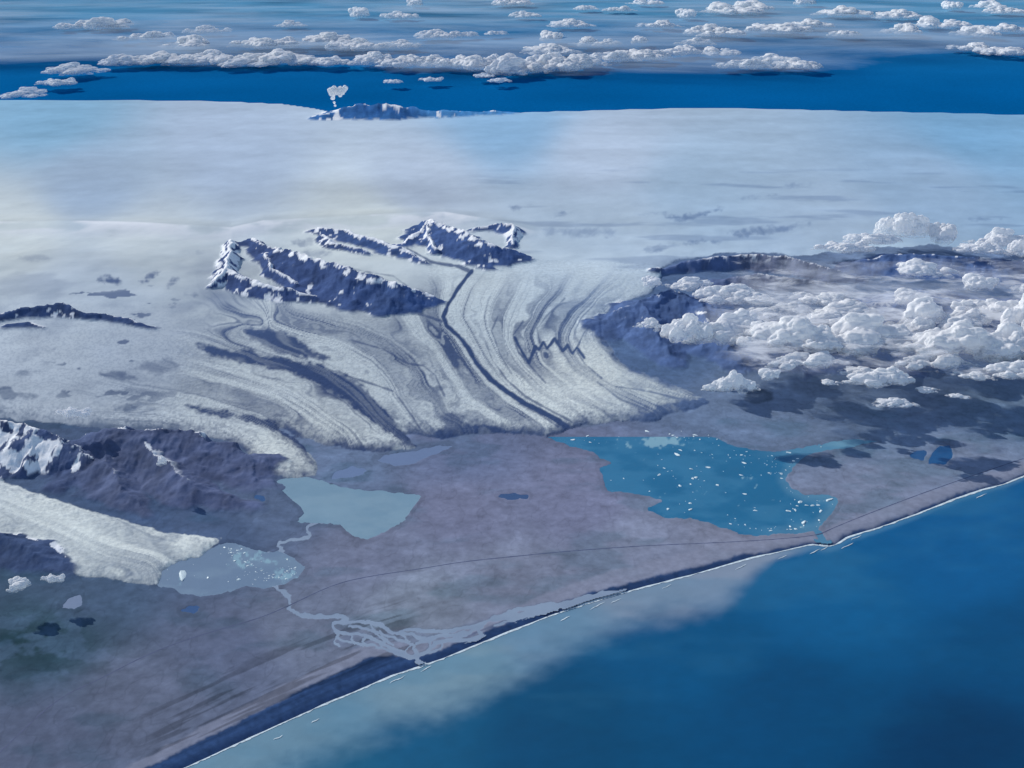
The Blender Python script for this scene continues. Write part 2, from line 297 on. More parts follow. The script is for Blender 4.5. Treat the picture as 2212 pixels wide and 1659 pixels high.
ICEC=field([(100,240,(152,192,222)),(1100,265,(154,188,220)),(2100,275,(138,180,215)),(500,330,(186,198,219)),(200,410,(176,191,213)),(900,400,(196,205,223)),(1500,400,(178,197,219)),(2000,400,(166,188,214)),(1300,340,(196,206,225)),(300,520,(210,214,219)),(800,485,(224,227,228)),(1300,500,(190,203,220)),(1250,620,(200,209,220)),(200,620,(198,205,217)),(300,780,(192,198,211)),(100,850,(196,201,212)),(700,700,(210,215,221)),(500,850,(212,216,221)),(1000,650,(210,216,222)),(900,800,(208,213,219)),(1250,830,(230,232,232)),(1400,850,(214,219,223)),(640,1000,(220,222,222)),(200,1150,(218,220,220)),(350,1190,(226,227,226)),(30,500,(216,219,221)),(1800,500,(182,198,219))])
DIRTC=field([(500,500,(80,100,142)),(1500,500,(104,126,166)),(900,800,(62,80,120)),(700,950,(64,79,116)),(200,1150,(116,128,150))])
snowvar=1+(fbm(WX/9,WY/5,4,80)-.5)*.34+(fbm(WX/.8,WY/.8,4,81)-.5)*.14+(fbm(WX/14+WY/30,WY/2.2,4,83)-.5)*.16
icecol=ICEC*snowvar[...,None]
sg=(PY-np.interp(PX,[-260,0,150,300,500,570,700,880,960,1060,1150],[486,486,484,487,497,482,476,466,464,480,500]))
brt=ss((sg+2)/4)*ss((34-sg)/34.)*ss((1180-PX)/100.)*ss(fbm(WX/1.6,WY/1.2,4,82),.36,.58)  # sunlit rim below the escarpment crest, painted as brighter snow colour
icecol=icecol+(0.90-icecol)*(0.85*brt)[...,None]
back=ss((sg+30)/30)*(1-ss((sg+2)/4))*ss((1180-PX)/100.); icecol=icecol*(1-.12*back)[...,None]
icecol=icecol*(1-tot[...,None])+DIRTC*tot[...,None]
# ------------------------------------------------------------------ ground colours
GC=field([(100,1600,(88,93,126)),(300,1500,(94,98,130)),(100,1380,(64,82,112)),(500,1400,(92,97,132)),(650,1370,(107,111,144)),(900,1300,(118,122,152)),(1100,1250,(120,122,156)),(1000,1100,(112,112,149)),(1250,1080,(112,112,150)),(1400,1180,(121,123,158)),(800,1200,(110,112,147)),(600,1080,(88,99,137)),(750,1000,(98,109,148)),(1000,980,(101,107,148)),(1600,900,(102,115,156)),(1600,1160,(126,126,160)),(1900,1060,(117,121,157)),(2100,1000,(113,120,157)),(1900,930,(102,115,154)),(2150,900,(98,114,154)),(1450,750,(80,98,144)),(1900,800,(98,112,154)),(300,1100,(70,84,124)),(450,1150,(77,90,130)),(200,1280,(72,86,120)),(2100,750,(90,106,152))],120)*np.array([1.25,1.29,1.05])  # aerial haze mixed into the colours; ground under clouds lightened against their shade
gv=1+(fbm(WX/2.5,WY/2.5,5,90)-.5)*.32+(fbm(WX/.3,WY/.3,4,91)-.5)*.36
chan=1-np.abs(2*fbm(WX*2.6,WY*1.6,3,92)-1); chn=ss(chan,.95,.99)
gcol=GC*gv[...,None]*(1-.12*chn[...,None])
pt=ss(fbm(WX/1.3+3,WY/.7,5,93),.54,.72)*ss((PY-860)/60.); gcol=gcol*(1-pt[...,None]*np.array([.22,.13,.13]))
lp=ss(fbm(WX/.9+9,WY/.7,5,94),.58,.76); gcol=gcol*(1+(lp*.2)[...,None])
dk=np.exp(-(((PX-70)/170)**2+((PY-1390)/80)**2)); gcol=gcol*(1-(dk*ss(fbm(PX/60,PY/30,4,95),.38,.52))[...,None]*np.array([.5,.42,.5]))
dk=ss(np.exp(-(((PX-1640)/45)**2+((PY-856)/20)**2))+nA*.6,.45,.7); gcol=gcol*(1-.45*dk[...,None])  # second patch: cloud shadow painted into the ground colour
wet=ss(np.exp(-(((PX-850)/135)**2+((PY-1385)/34)**2))+np.exp(-(((PX-1080)/170)**2+((PY-1340+(PX-1080)*.3)/16)**2))+nA*.8,.3,.8); gcol=gcol*(1-.4*wet[...,None])+alb((114,126,156))*(.4*wet)[...,None]
hum=ss(fbm(WX/.25,WY/.25,4,97),.52,.66)*ss(-(sd_l2),-5,10)*np.exp(-(((PX-740)/170)**2+((PY-1010)/45)**2)); gcol=gcol*(1-.35*hum[...,None])+alb((118,134,166))*(.35*hum)[...,None]
sand=alb((50,72,112)); strip=alb((140,142,164))
along=PX*.93-PY*.37
bw=np.interp(PX,[-260,300,600,800,900,1000,1300,1500,1700,1780,1850,2100,2470],[20,34,44,56,22,20,20,17,9,8,9,8,8])
bm=ss((bw-sd_land)+nA*10+nB*5,-3,5)
bstr=1+.9*(fbm(sd_land/7,along/170,4,98)-.5)*ss(sd_land,8,20)
gcol=gcol*(1-bm[...,None])+(sand*(bstr*(1+.5*nB))[...,None])*bm[...,None]
b2=ss((bw+np.interp(PX,[0,800,1000,1300,1500,2200],[14,30,22,30,34,22])-sd_land)+nA*14,-4,4)*(1-bm)
gcol=gcol*(1-.7*b2[...,None])+strip*(.7*b2[...,None])
b3=line([(1000,1378),(1100,1338),(1200,1314),(1300,1290),(1380,1276),(1480,1250),(1560,1232)],2.0,3.0,.45,30); gcol=gcol*(1-b3[...,None])+sand*b3[...,None]
tr=ss(fbm(sd_land/9,along/150,3,96),.50,.62)*ss(sd_land,26,46)*ss((170-sd_land)/40.)*ss((950-PX)/100.)*ss((PX-250)/150)
gcol=gcol*(1-(.38*tr)[...,None])
rvm=ss(RIVF,-2.2,.8)*.8; gcol=gcol*(1-rvm[...,None])+alb((140,152,176))*rvm[...,None]
lkrim=ss(12-np.abs(lake))*.12; gcol=gcol*(1-lkrim[...,None])
# mountains : rock / snow
ROCK=field([(600,600,(68,84,126)),(1000,540,(70,90,136)),(300,1050,(88,96,126)),(420,1080,(90,98,130)),(1500,700,(82,102,146)),(1650,590,(108,112,136)),(1560,560,(84,100,140)),(2000,620,(84,106,152)),(830,235,(60,104,160)),(1000,235,(80,138,195)),(60,690,(68,84,122)),(60,980,(76,88,122)),(80,1200,(74,88,122))],110)  # bluish haze and shadow lift are painted into the rock colours
ROCK=ROCK*1.10*(1+(fbm(WX*3,WY*3,4,101)-.5)*.9)[...,None]
SNOW=np.array([.88,.89,.90])
sn=fbm(WX*5.0,WY*3.2,5,102)+(ridged(WX*4,WY*1.2,3,103)-.5)*.26
rockiness=np.zeros_like(WX)
par={0:(.53,.24),1:(.44,.32),2:(.55,.30),3:(.50,.30),4:(.53,.22),5:(.46,.26),6:(.1,.9),7:(.62,.10),8:(0,1),9:(.54,.22),10:(.40,.34),11:(.24,.62),12:(.50,.26),13:(.36,.4)}
for g,(th,fr) in par.items():
    m=mid==g; v=sn+fr*(front-.45)+.12*(env-.4)
    if g in(0,1,2,3,4): v=v-.34*ss(env,.74,.90)
    if g==7: v=v-.10*ss((240-PX)/120.)+.4*ss((PY-1008)/35.)
    if g>=12: v=fbm(WX*2.4,WY*.5,4,105)+fr*(front-.5)
    rockiness=np.where(m,ss(v,th-.015,th+.03),rockiness)
rockiness=rockiness*np.where(ice>.5,ss(Hm/.03),1)
mf=np.where(inm,1.0,0.0)
mcol=SNOW*(1-rockiness[...,None])+ROCK*rockiness[...,None]
edge=ss(Hm,.004,.05)[...,None]
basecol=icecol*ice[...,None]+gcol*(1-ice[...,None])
hi=ss(Hm2,np.where(mid==7,.02,.2),np.where(mid==7,.08,.4))
snowy=((1-rockiness)*np.where(ice>.5,1,hi))[...,None]
mc=np.where((ice>.5)[...,None],mcol,ROCK*(1-snowy)+SNOW*snowy)
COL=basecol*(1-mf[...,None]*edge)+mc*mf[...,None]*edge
COL=np.clip(COL,0.004,.9)
# ------------------------------------------------------------------ materials
def newmat(name):
    m=bpy.data.materials.new(name); m.use_nodes=True; t=m.node_tree; p=t.nodes['Principled BSDF']; return m,t,p
def terrain_mat(name,freq,amp,bump,bdist,rough=.85,spec=.1,bfreq=None):
    m,t,p=newmat(name); N=t.nodes; L=t.links
    at=N.new('ShaderNodeAttribute'); at.attribute_name='col'
    g=N.new('ShaderNodeNewGeometry')
    n=N.new('ShaderNodeTexNoise'); n.inputs['Scale'].default_value=freq; n.inputs['Detail'].default_value=8; n.inputs['Roughness'].default_value=.65
    L.new(g.outputs['Position'],n.inputs['Vector'])
    mr=N.new('ShaderNodeMapRange'); mr.inputs[1].default_value=.25; mr.inputs[2].default_value=.75; mr.inputs[3].default_value=1-amp; mr.inputs[4].default_value=1+amp
    L.new(n.outputs['Fac'],mr.inputs[0])
    vm=N.new('ShaderNodeVectorMath'); vm.operation='SCALE'; L.new(at.outputs['Color'],vm.inputs[0]); L.new(mr.outputs[0],vm.inputs['Scale'])
    L.new(vm.outputs[0],p.inputs['Base Color'])
    n2=N.new('ShaderNodeTexNoise'); n2.inputs['Scale'].default_value=bfreq or freq*1.5; n2.inputs['Detail'].default_value=6; L.new(g.outputs['Position'],n2.inputs['Vector'])
    b=N.new('ShaderNodeBump'); b.inputs['Strength'].default_value=bump; b.inputs['Distance'].default_value=bdist
    L.new(n2.outputs['Fac'],b.inputs['Height']); L.new(b.outputs[0],p.inputs['Normal'])
    p.inputs['Roughness'].default_value=rough; p.inputs['Specular IOR Level'].default_value=spec
    return m
M_ice=terrain_mat("glacier_ice",8,.14,.6,.03,.9,.0,8.0)
M_cap=terrain_mat("snow_cap",.6,.05,.4,.05,.95,.0,1.6)
M_gnd=terrain_mat("outwash_plain",5.0,.2,.35,.02,.95,.0)
M_rock=terrain_mat("rock_and_snow",6.0,.16,.4,.025,.95,.0)
M_wat=terrain_mat("water",1.2,.05,.2,.01,.45,.12,9.0)
def mk(name,XX,YY,ZZ,fm,col,mat,kind="structure",label=None,cat=None):
    n,c=XX.shape; ii,jj=np.nonzero(fm)
    if len(ii)==0: return None
    q=np.stack([(ii+1)*c+jj,(ii+1)*c+jj+1,ii*c+jj+1,ii*c+jj],1)
    u,inv=np.unique(q.ravel(),return_inverse=True)
    co=np.stack([XX.ravel()[u],YY.ravel()[u],ZZ.ravel()[u]],1).astype(np.float32)
    me=bpy.data.meshes.new(name); me.vertices.add(len(u)); me.vertices.foreach_set('co',co.ravel())
    me.loops.add(len(inv)); me.loops.foreach_set('vertex_index',inv.astype(np.int32).ravel())
    me.polygons.add(len(q)); me.polygons.foreach_set('loop_start',np.arange(0,len(inv),4,dtype=np.int32))
    me.update(calc_edges=True); me.polygons.foreach_set('use_smooth',np.ones(len(q),bool))
    at=me.color_attributes.new('col','FLOAT_COLOR','POINT')
    cc=np.ones((len(u),4),np.float32); cc[:,:3]=col.reshape(-1,3)[u]; at.data.foreach_set('color',cc.ravel())
    me.materials.append(mat); me.update()
    o=bpy.data.objects.new(name,me); sc.collection.objects.link(o)
    if kind: o['kind']=kind
    if label: o['label']=label
    if cat: o['category']=cat
    return o
fm0=lambda a:a[:-1,:-1]
ok=fm0(coastd)>-45
icef=fm0(ice)>.5; midf=fm0(mid)
PD=[(530,690),(900,685),(930,560),(1020,590),(1110,560),(1420,570),(1440,640),(1300,700),(1560,860),(1420,930),(1180,960),(915,975),(830,880),(740,800)]
PC=[(380,730),(530,712),(740,800),(830,880),(915,975),(700,985),(640,950),(560,905),(380,870)]
PB=[(240,870),(380,870),(560,905),(640,950),(720,990),(690,1040),(560,1040),(480,960),(240,935)]
lab=np.zeros(icef.shape,int); lab[icef]=1
lab[icef&(fm0(sdp(PB))>0)]=4; lab[icef&(fm0(sdp(PC))>0)]=3; lab[icef&(fm0(sdp(PD))>0)]=2; lab[icef&(fm0(sd_A)>-8)&(fm0(PY)>960)&(fm0(PX)<500)]=5
MT=(fm0(Hm)>.02)&(midf>=0); lab[MT]=10+midf[MT]
mk("ground",WX,WY,Z,(lab==0)&ok,COL,M_gnd,label="hazy purple grey outwash plain beside the sea")
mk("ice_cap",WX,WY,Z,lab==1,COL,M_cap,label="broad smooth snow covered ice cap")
GL={2:"wide outlet glacier with curving dark moraine stripes meeting lagoon",3:"striped outlet glacier tongue beside dark moraine band",4:"narrow curved glacier tongue ending at a pale lake",5:"grey white glacier tongue calving into an iceberg lake"}
for k,v in GL.items(): mk("glacier",WX,WY,Z,lab==k,COL,M_ice,label=v)
ML={0:"jagged rock ridge streaked with snow rising from ice",1:"long dark rock ridge with shaded cliff above glacier",2:"snowy ridge with scattered dark rock outcrops",3:"snow capped peak with dark blue rock face",4:"small snowy rock outcrop in the ice",5:"low dark rock outcrop poking through ice field",6:"bare dark blue mountain between two glacier tongues",7:"snow patched mountain crest above glacier tongue",8:"dark bare hill beside glacier tongue",9:"dark rock ridge with bright snow beneath clouds",10:"dark mountain range mostly hidden by cumulus clouds",11:"dark blue mountain slopes beside glacier under clouds",12:"far snowy volcano caldera ridge beside steam plume",13:"far hazy blue snow flecked hills"}
for k,v in ML.items():
    mk("mountain",WX,WY,Z,lab==10+k,COL,M_rock,label=v)
# ------------------------------------------------------------------ sea
sx=np.arange(-900,3200,7.0); sy=np.arange(800,2300,5.0); SX,SY=np.meshgrid(sx,sy)
ins=inside(SX,SY,LAND); dS=segd(SX,SY,COAST); dS=np.where(ins,-dS,dS)
swx,swy,_=unproj(SX,SY,0.0)
SC=field([(1700,1500,(0,74,118)),(2100,1620,(0,58,98)),(2100,1200,(8,92,146)),(1200,1600,(0,74,114)),(900,1560,(12,88,128)),(1800,1300,(12,94,144)),(1500,1400,(4,84,130)),(2200,1400,(0,76,122)),(700,1650,(20,94,130))],150,SX,SY)
sw=np.interp(SX,[-300,400,620,800,1000,1200,1330,1450,1560,1630,1680,1900,2300],[130,115,120,124,120,92,80,94,92,50,18,12,10])
nz=fbm(SX/150+SY/300,SY/55,5,120)-.5; nz2=fbm(SX/30,SY/14,4,121)-.5
sed=ss((sw*1.15-dS)/sw+nz*.5+nz2*.22,-.15,.75)
SED=field([(600,1600,(108,142,164)),(1000,1450,(122,150,168)),(1200,1380,(120,146,170)),(1400,1290,(138,150,170)),(1580,1265,(138,150,172)),(1900,1180,(64,120,162))],120,SX,SY)
sw2=.30*ss(fbm(SX/260,SY/70,4,123),.45,.65)*np.exp(-np.clip(dS,0,None)/170)
scol=SC*(1-sed[...,None])+SED*sed[...,None]; scol=scol*(1-sw2[...,None])+alb((60,126,162))*sw2[...,None]
scol=scol*(1+nz2*.16)[...,None]
mk("sea",swx,swy,np.zeros_like(swx),(dS>-70)[:-1,:-1],np.clip(scol,0.001,1),M_wat,label="deep blue sea with pale sediment along the shore")
fy=np.concatenate([np.linspace(-40,60,12),np.linspace(62,260,120),np.geomspace(265,3500,60)]); fxx=np.linspace(-1,1,160)
FY,FX=np.meshgrid(fy[::-1],fxx,indexing='ij'); FXw=FX*(60+np.abs(FY)*.9)
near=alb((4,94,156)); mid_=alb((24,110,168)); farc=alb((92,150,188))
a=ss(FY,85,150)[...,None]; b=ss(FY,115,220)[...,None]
fc=near*(1-a)+mid_*a; fc=fc*(1-b)+farc*b; fc=fc*(1+(fbm(FXw/9,FY/9,4,130)-.5)*.3)[...,None]  # distance haze painted into the lowland colour, paler farther out
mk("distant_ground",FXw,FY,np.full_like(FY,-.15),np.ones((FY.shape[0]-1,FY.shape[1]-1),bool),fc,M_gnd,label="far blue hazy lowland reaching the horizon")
# ------------------------------------------------------------------ lakes
LZ=.0265
wx2,wy2,_=unproj(PX,PY,LZ)
def lakes(sd,name,c1,c2,label,extra=None,marg=-11,cmin=6,z=LZ):
    m=(fm0(sd)>marg)&(fm0(coastd)>cmin); v=ss(fbm(PX/70,PY/22,4,140),.35,.65)[...,None]
    c=alb(c1)*(1-v)+alb(c2)*v
    if extra is not None: c=c*(1-extra[...,None])+alb((150,186,202))*extra[...,None]
    jj=np.nonzero(m.any(0))[0]; ii=np.nonzero(m.any(1))[0]
    sl=(slice(ii[0],ii[-1]+3),slice(jj[0],jj[-1]+3))
    mk(name,wx2[sl],wy2[sl],np.full_like(wx2[sl],z),m[ii[0]:ii[-1]+2,jj[0]:jj[-1]+2],c[sl],M_wat,label=label)
ex=.75*ss(np.exp(-(((PX-1425)/60)**2+((PY-955)/16)**2))*1.1+nA*1.4+nB*1.6,.6,1.0)
ex=np.maximum(ex,.45*np.exp(-(((PX-1830)/70)**2+((PY-958)/14)**2)))
ex=np.maximum(ex,.22*ss(-sd_lag+30,5,25)*ss(PX,1600,1750))
ex3=.6*ss(np.exp(-(((PX-625)/32)**2+((PY-1238)/16)**2))*1.0+.8*np.exp(-(((PX-530)/50)**2+((PY-1215)/26)**2))+nA*1.2+nB*1.8,.6,1.0)
lakes(sd_lag,"lagoon",(36,108,150),(54,120,160),"bright blue glacial lagoon dotted with icebergs",ex)
lakes(sd_l2,"lake",(122,150,172),(130,156,176),"pale milky turquoise lake below glacier tongue")
lakes(sd_l3,"lake",(110,130,158),(118,138,164),"grey blue lake scattered with icebergs",ex3)
lakes(np.where(np.maximum(sd_l2,sd_l3)>-1,-50,RIVF),"river",(136,150,175),(142,156,180),"braided silty river channels behind the black beach",None,-3.2,4,.0272)
PCL=[(110,126,162),(108,126,164),(38,90,142),(110,126,158),(46,90,140),(48,84,134),(46,84,134),(60,86,130)]
for k,p in enumerate(sd_p): lakes(p,"pond",PCL[k],PCL[k],"small pond on the outwash plain")
# ------------------------------------------------------------------ ribbons : road, surf
def simple_mat(name,c,rough=.7,spec=.1,nf=6.0,amp=.12):
    m,t,p=newmat(name); N=t.nodes; L=t.links; g=N.new('ShaderNodeNewGeometry')
    n=N.new('ShaderNodeTexNoise'); n.inputs['Scale'].default_value=nf; n.inputs['Detail'].default_value=6; L.new(g.outputs['Position'],n.inputs['Vector'])
    r=N.new('ShaderNodeValToRGB'); a=alb(c)
    r.color_ramp.elements[0].position=.3; r.color_ramp.elements[1].position=.7
    r.color_ramp.elements[0].color=(*(a*(1-amp)),1); r.color_ramp.elements[1].color=(*np.clip(a*(1+amp),0,1),1)
    L.new(n.outputs['Fac'],r.inputs[0]); L.new(r.outputs[0],p.inputs['Base Color'])
    p.inputs['Roughness'].default_value=rough; p.inputs['Specular IOR Level'].default_value=spec; return m
M_road=simple_mat("road_surface",(84,92,124)); M_foam=simple_mat("sea_foam",(210,220,230),amp=.25,nf=14)
def ribbons(name,lines,z,mat,kind="structure",label=None,jit=0.0,taper=False,wmin=.15):
    V=[];Fc=[]
    for pts,w in lines:
        P=chaikin(pts,3)
        d=np.hypot(*np.diff(P,axis=0).T); L=np.concatenate([[0],np.cumsum(d)]); n=max(8,int(L[-1]/3)); tt=np.linspace(0,L[-1],n)
        P=np.stack([np.interp(tt,L,P[:,0]),np.interp(tt,L,P[:,1])],1)
        wx,wy,_=unproj(P[:,0],P[:,1],z); Q=np.stack([wx,wy],1)
        if jit: Q=Q+np.stack([fbm(tt/11,tt*0+len(V)+P[0,0],3,5)-.5,fbm(tt/11,tt*0+len(V)+P[0,0],3,8)-.5],1)*jit
        t=np.gradient(Q,axis=0); t/=np.linalg.norm(t,axis=1)[:,None]+1e-9; nn=np.stack([-t[:,1],t[:,0]],1)
        wv=wmin+2*(1-wmin)*fbm(tt/9,tt*0+len(V)*.37+P[0,0],4,11)
        ww=(w*wv)[:,None]/2
        if taper: ww=ww*np.sin(np.linspace(0.02,3.12,n))[:,None]**.7
        b=len(V)
        for k in range(n):
            V.append((*(Q[k]-nn[k]*ww[k]),z)); V.append((*(Q[k]+nn[k]*ww[k]),z))
        for k in range(n-1): Fc.append((b+2*k,b+2*k+2,b+2*k+3,b+2*k+1))
        z+=0.00012
    me=bpy.data.meshes.new(name); me.from_pydata([tuple(map(float,v)) for v in V],[],Fc); me.materials.append(mat)
    o=bpy.data.objects.new(name,me); sc.collection.objects.link(o)
    if kind:o['kind']=kind
    if label:o['label']=label
    return o
ribbons("road",[([(-260,1800),(-60,1680),(0,1625),(120,1510),(210,1470),(320,1412),(430,1372),(560,1336),(625,1308),(720,1262),(800,1244),(900,1230),(1000,1213),(1110,1202),(1230,1190),(1400,1178),(1560,1172),(1690,1164),(1768,1156),(1800,1140),(1900,1100),(2040,1048),(2212,990)],.022)],.0309,M_road,label="thin road crossing the outwash plain")
cl=[(x,y) for x,y in COAST if -50<x<2400]
ribbons("surf",[([(x,y) for x,y in cl],.065)],.004,M_foam,label="thin white surf line along the black beach",jit=.04,wmin=.45)
BW=[(600,1592,22),(680,1556,18),(860,1466,34),(1290,1308,34),(1330,1297,22),(1440,1266,18),(1600,1224,26),(1690,1203,20),(1760,1190,22),(1830,1178,28),(1220,1335,22),(920,1444,24),(2120,1070,22),(1780,1184,18),(1850,1160,22)]
for (x,y,l) in BW:
    o=ribbons("breaking_wave",[([(x-l/2,y+l*.30),(x-l*.2,y+l*.10),(x,y+1.5),(x+l/2,y-l*.22)],.018)],.006,M_foam,None,"small white breaking wave off the beach",.05,True); o['category']="wave"; o['group']="breaking waves along the shore"
# ------------------------------------------------------------------ icebergs
M_berg=simple_mat("iceberg_ice",(225,234,240),.5,.3,20,.08)
bergs=[]
for k in range(7):
    bm=bmesh.new(); r=np.random.default_rng(100+k)
    for q in range(16):
        a=r.random()*6.283; rr=.55+.45*r.random(); zz=r.choice([-.12,.05,.25+.5*r.random()])
        sh=1-.35*max(zz,0)
        bm.verts.new((math.cos(a)*rr*sh*(1.0+.5*(k%2)),math.sin(a)*rr*sh*.75,zz*.65))
    bmesh.ops.convex_hull(bm,input=bm.verts)
    bmesh.ops.delete(bm,geom=[v for v in bm.verts if not v.link_faces],context='VERTS')
    bmesh.ops.subdivide_edges(bm,edges=bm.edges,cuts=1,fractal=.12,seed=k)
    me=bpy.data.meshes.new("iceberg"); bm.to_mesh(me); bm.free(); me.materials.append(M_berg); bergs.append(me)
def berg(x,y,size,label,group):
    o=bpy.data.objects.new("iceberg",bergs[int(rng.integers(7))]); sc.collection.objects.link(o)
    wx,wy,t=unproj(x,y,LZ); s_=size*float(t)/F/2
    o.location=(float(wx),float(wy),LZ); o.rotation_euler=(0,0,rng.random()*6.28); o.scale=(s_*rng.uniform(.8,1.5),s_,s_*.6)
    o['label']=label; o['category']="iceberg"; o['group']=group
def scatter(n,poly,clusters,smin,smax,label,group):
    c=0
    while c<n:
        if rng.random()<.76:
            k=clusters[int(rng.integers(len(clusters)))]; x=rng.normal(k[0],k[2]); y=rng.normal(k[1],k[3])
        else:
            x=rng.uniform(min(p[0] for p in poly),max(p[0] for p in poly)); y=rng.uniform(min(p[1] for p in poly),max(p[1] for p in poly))
        P=(np.array([x]),np.array([y]))
        if inside(*P,poly)[0] and segd(*P,poly,True)[0]>4:
            berg(x,y,smin+(smax-smin)*rng.random()**4,label,group); c+=1
scatter(192,LAG[4:],[(1765,1100,22,22),(1720,1080,20,20),(1690,1015,28,14),(1740,1140,25,7),(1520,940,60,15),(1430,930,50,12),(1600,985,40,14),(1450,1030,60,20),(1550,1080,80,30),(1700,1000,35,20),(1640,1140,40,10),(1245,940,30,8)],2.4,13,"small white iceberg floating on the blue lagoon","icebergs in the lagoon")
scatter(104,LK3,[(520,1205,24,10),(540,1220,22,10),(628,1240,13,8),(625,1232,14,7),(600,1250,16,5),(560,1245,20,8),(500,1190,18,6)],2.2,9,"small white iceberg floating on the grey lake","icebergs in the glacier lake")
berg(394,1243,26,"large flat white iceberg on the grey lake","icebergs in the glacier lake")
berg(515,1252,13,"white iceberg on the grey lake","icebergs in the glacier lake")
# ------------------------------------------------------------------ clouds
def ico(l):
    bm=bmesh.new(); bmesh.ops.create_icosphere(bm,subdivisions=l,radius=1); v=np.array([x.co[:] for x in bm.verts]); f=np.array([[q.index for q in x.verts] for x in bm.faces]); bm.free(); return v,f
ICO={l:ico(l) for l in (3,4)}
def cloud_mat(name):
    m,t,p=newmat(name); N=t.nodes; L=t.links; out=N['Material Output']
    d=N.new('ShaderNodeBsdfDiffuse'); d.inputs[0].default_value=(.98,.98,.975,1)
    tr=N.new('ShaderNodeBsdfTranslucent'); tr.inputs[0].default_value=(.99,.99,1,1)
    mx=N.new('ShaderNodeMixShader'); mx.inputs[0].default_value=.40; L.new(d.outputs[0],mx.inputs[1]); L.new(tr.outputs[0],mx.inputs[2])
    tc=N.new('ShaderNodeTexCoord'); sx=N.new('ShaderNodeSeparateXYZ'); L.new(tc.outputs['Object'],sx.inputs[0])
    n3=N.new('ShaderNodeTexNoise'); n3.inputs['Scale'].default_value=5; n3.inputs['Detail'].default_value=8; n3.inputs['Roughness'].default_value=.62; L.new(tc.outputs['Object'],n3.inputs['Vector'])
    ma=N.new('ShaderNodeMath'); ma.operation='MULTIPLY_ADD'; ma.inputs[1].default_value=-1.1; L.new(n3.outputs['Fac'],ma.inputs[0]); L.new(sx.outputs['Z'],ma.inputs[2])
    mr=N.new('ShaderNodeMapRange'); mr.inputs[1].default_value=-.62; mr.inputs[2].default_value=-.22; mr.inputs[3].default_value=0.0; mr.inputs[4].default_value=1; L.new(ma.outputs[0],mr.inputs[0])
    tp=N.new('ShaderNodeBsdfTransparent'); ms=N.new('ShaderNodeMixShader'); L.new(mr.outputs[0],ms.inputs[0]); L.new(tp.outputs[0],ms.inputs[1]); L.new(mx.outputs[0],ms.inputs[2])
    L.new(ms.outputs[0],out.inputs[0]); return m
M_cloud=cloud_mat("cumulus_cloud")
def cloud_mesh(seed,nmain,vox=.02):
    r=np.random.default_rng(seed); S=[]
    for k in range(nmain):
        x=r.uniform(-.78,.78); y=r.uniform(-.5,.5)*math.sqrt(max(0.1,1-x*x)); e=1-abs(x)*.55
        R=r.uniform(.14,.34)*e; S.append((x,y,R*r.uniform(.1,.8),R,4))
    for (x,y,z,R,_) in list(S):
        for q in range(9):
            a=r.random()*6.283; b=r.uniform(-.1,1.3); rr=R*r.uniform(.24,.55)
            S.append((x+math.cos(a)*math.cos(b)*R*.9,y+math.sin(a)*math.cos(b)*R*.9,z+math.sin(b)*R*.9,rr,3))
    for k in range(22):
        x=r.uniform(-1.0,1.0); S.append((x,r.uniform(-.4,.4)*(1-x*x*.7),0.0,r.uniform(.10,.2)*(1.15-abs(x)*.6),3))
    V=[];Fa=[];b=0
    for (x,y,z,R,l) in S:
        v,f=ICO[l]; V.append(v*R+np.array([x,y,z])); Fa.append(f+b); b+=len(v)
    me=bpy.data.meshes.new("tmp"); me.from_pydata(np.concatenate(V).tolist(),[],np.concatenate(Fa).tolist())
    o=bpy.data.objects.new("tmp",me); sc.collection.objects.link(o); m=o.modifiers.new("r",'REMESH'); m.mode='VOXEL'; m.voxel_size=vox
    m2=o.modifiers.new("s",'SMOOTH'); m2.iterations=5; m2.factor=.5
    dg=bpy.context.evaluated_depsgraph_get(); dg.update(); me2=bpy.data.meshes.new_from_object(o.evaluated_get(dg))
    bpy.data.objects.remove(o); bpy.data.meshes.remove(me)
    n=len(me2.vertices); E=np.zeros(len(me2.edges)*2,np.int32); me2.edges.foreach_get('vertices',E); E=E.reshape(-1,2)
    lb=np.arange(n)
    for _ in range(400):
        mn=np.minimum(lb[E[:,0]],lb[E[:,1]]); new=lb.copy(); np.minimum.at(new,E[:,0],mn); np.minimum.at(new,E[:,1],mn); new=new[new]
        if (new==lb).all(): break
        lb=new
    u,c=np.unique(lb,return_counts=True)
    if len(u)>1:
        keep=u[c.argmax()]; bm=bmesh.new(); bm.from_mesh(me2); bm.verts.ensure_lookup_table()
        bmesh.ops.delete(bm,geom=[bm.verts[i] for i in np.nonzero(lb!=keep)[0]],context='VERTS'); bm.to_mesh(me2); bm.free()
    n=len(me2.vertices); co=np.zeros(n*3,np.float32); me2.vertices.foreach_get('co',co); co=co.reshape(-1,3)
    no=np.zeros(n*3,np.float32); me2.vertex_normals.foreach_get('vector',no); no=no.reshape(-1,3)
    q=co+seed*3.1; d=np.zeros(n)
    for fr,a in ((4,.07),(9,.045),(19,.022),(36,.010)): d=d+a*(np.abs(2*vn3(q*fr)-1)-.3)
    co=co+no*d[:,None]
    co[:,2]=np.where(co[:,2]<0,co[:,2]*.3,co[:,2]); co[:,2]/=co[:,2].max()
    me2.vertices.foreach_set('co',co.astype(np.float32).ravel()); me2.polygons.foreach_set('use_smooth',np.ones(len(me2.polygons),bool))
    me2.materials.clear(); me2.materials.append(M_cloud); me2.update(); me2.name="cloud"; return me2
CM=[cloud_mesh(200+k,8+3*(k%4)) for k in range(8)]
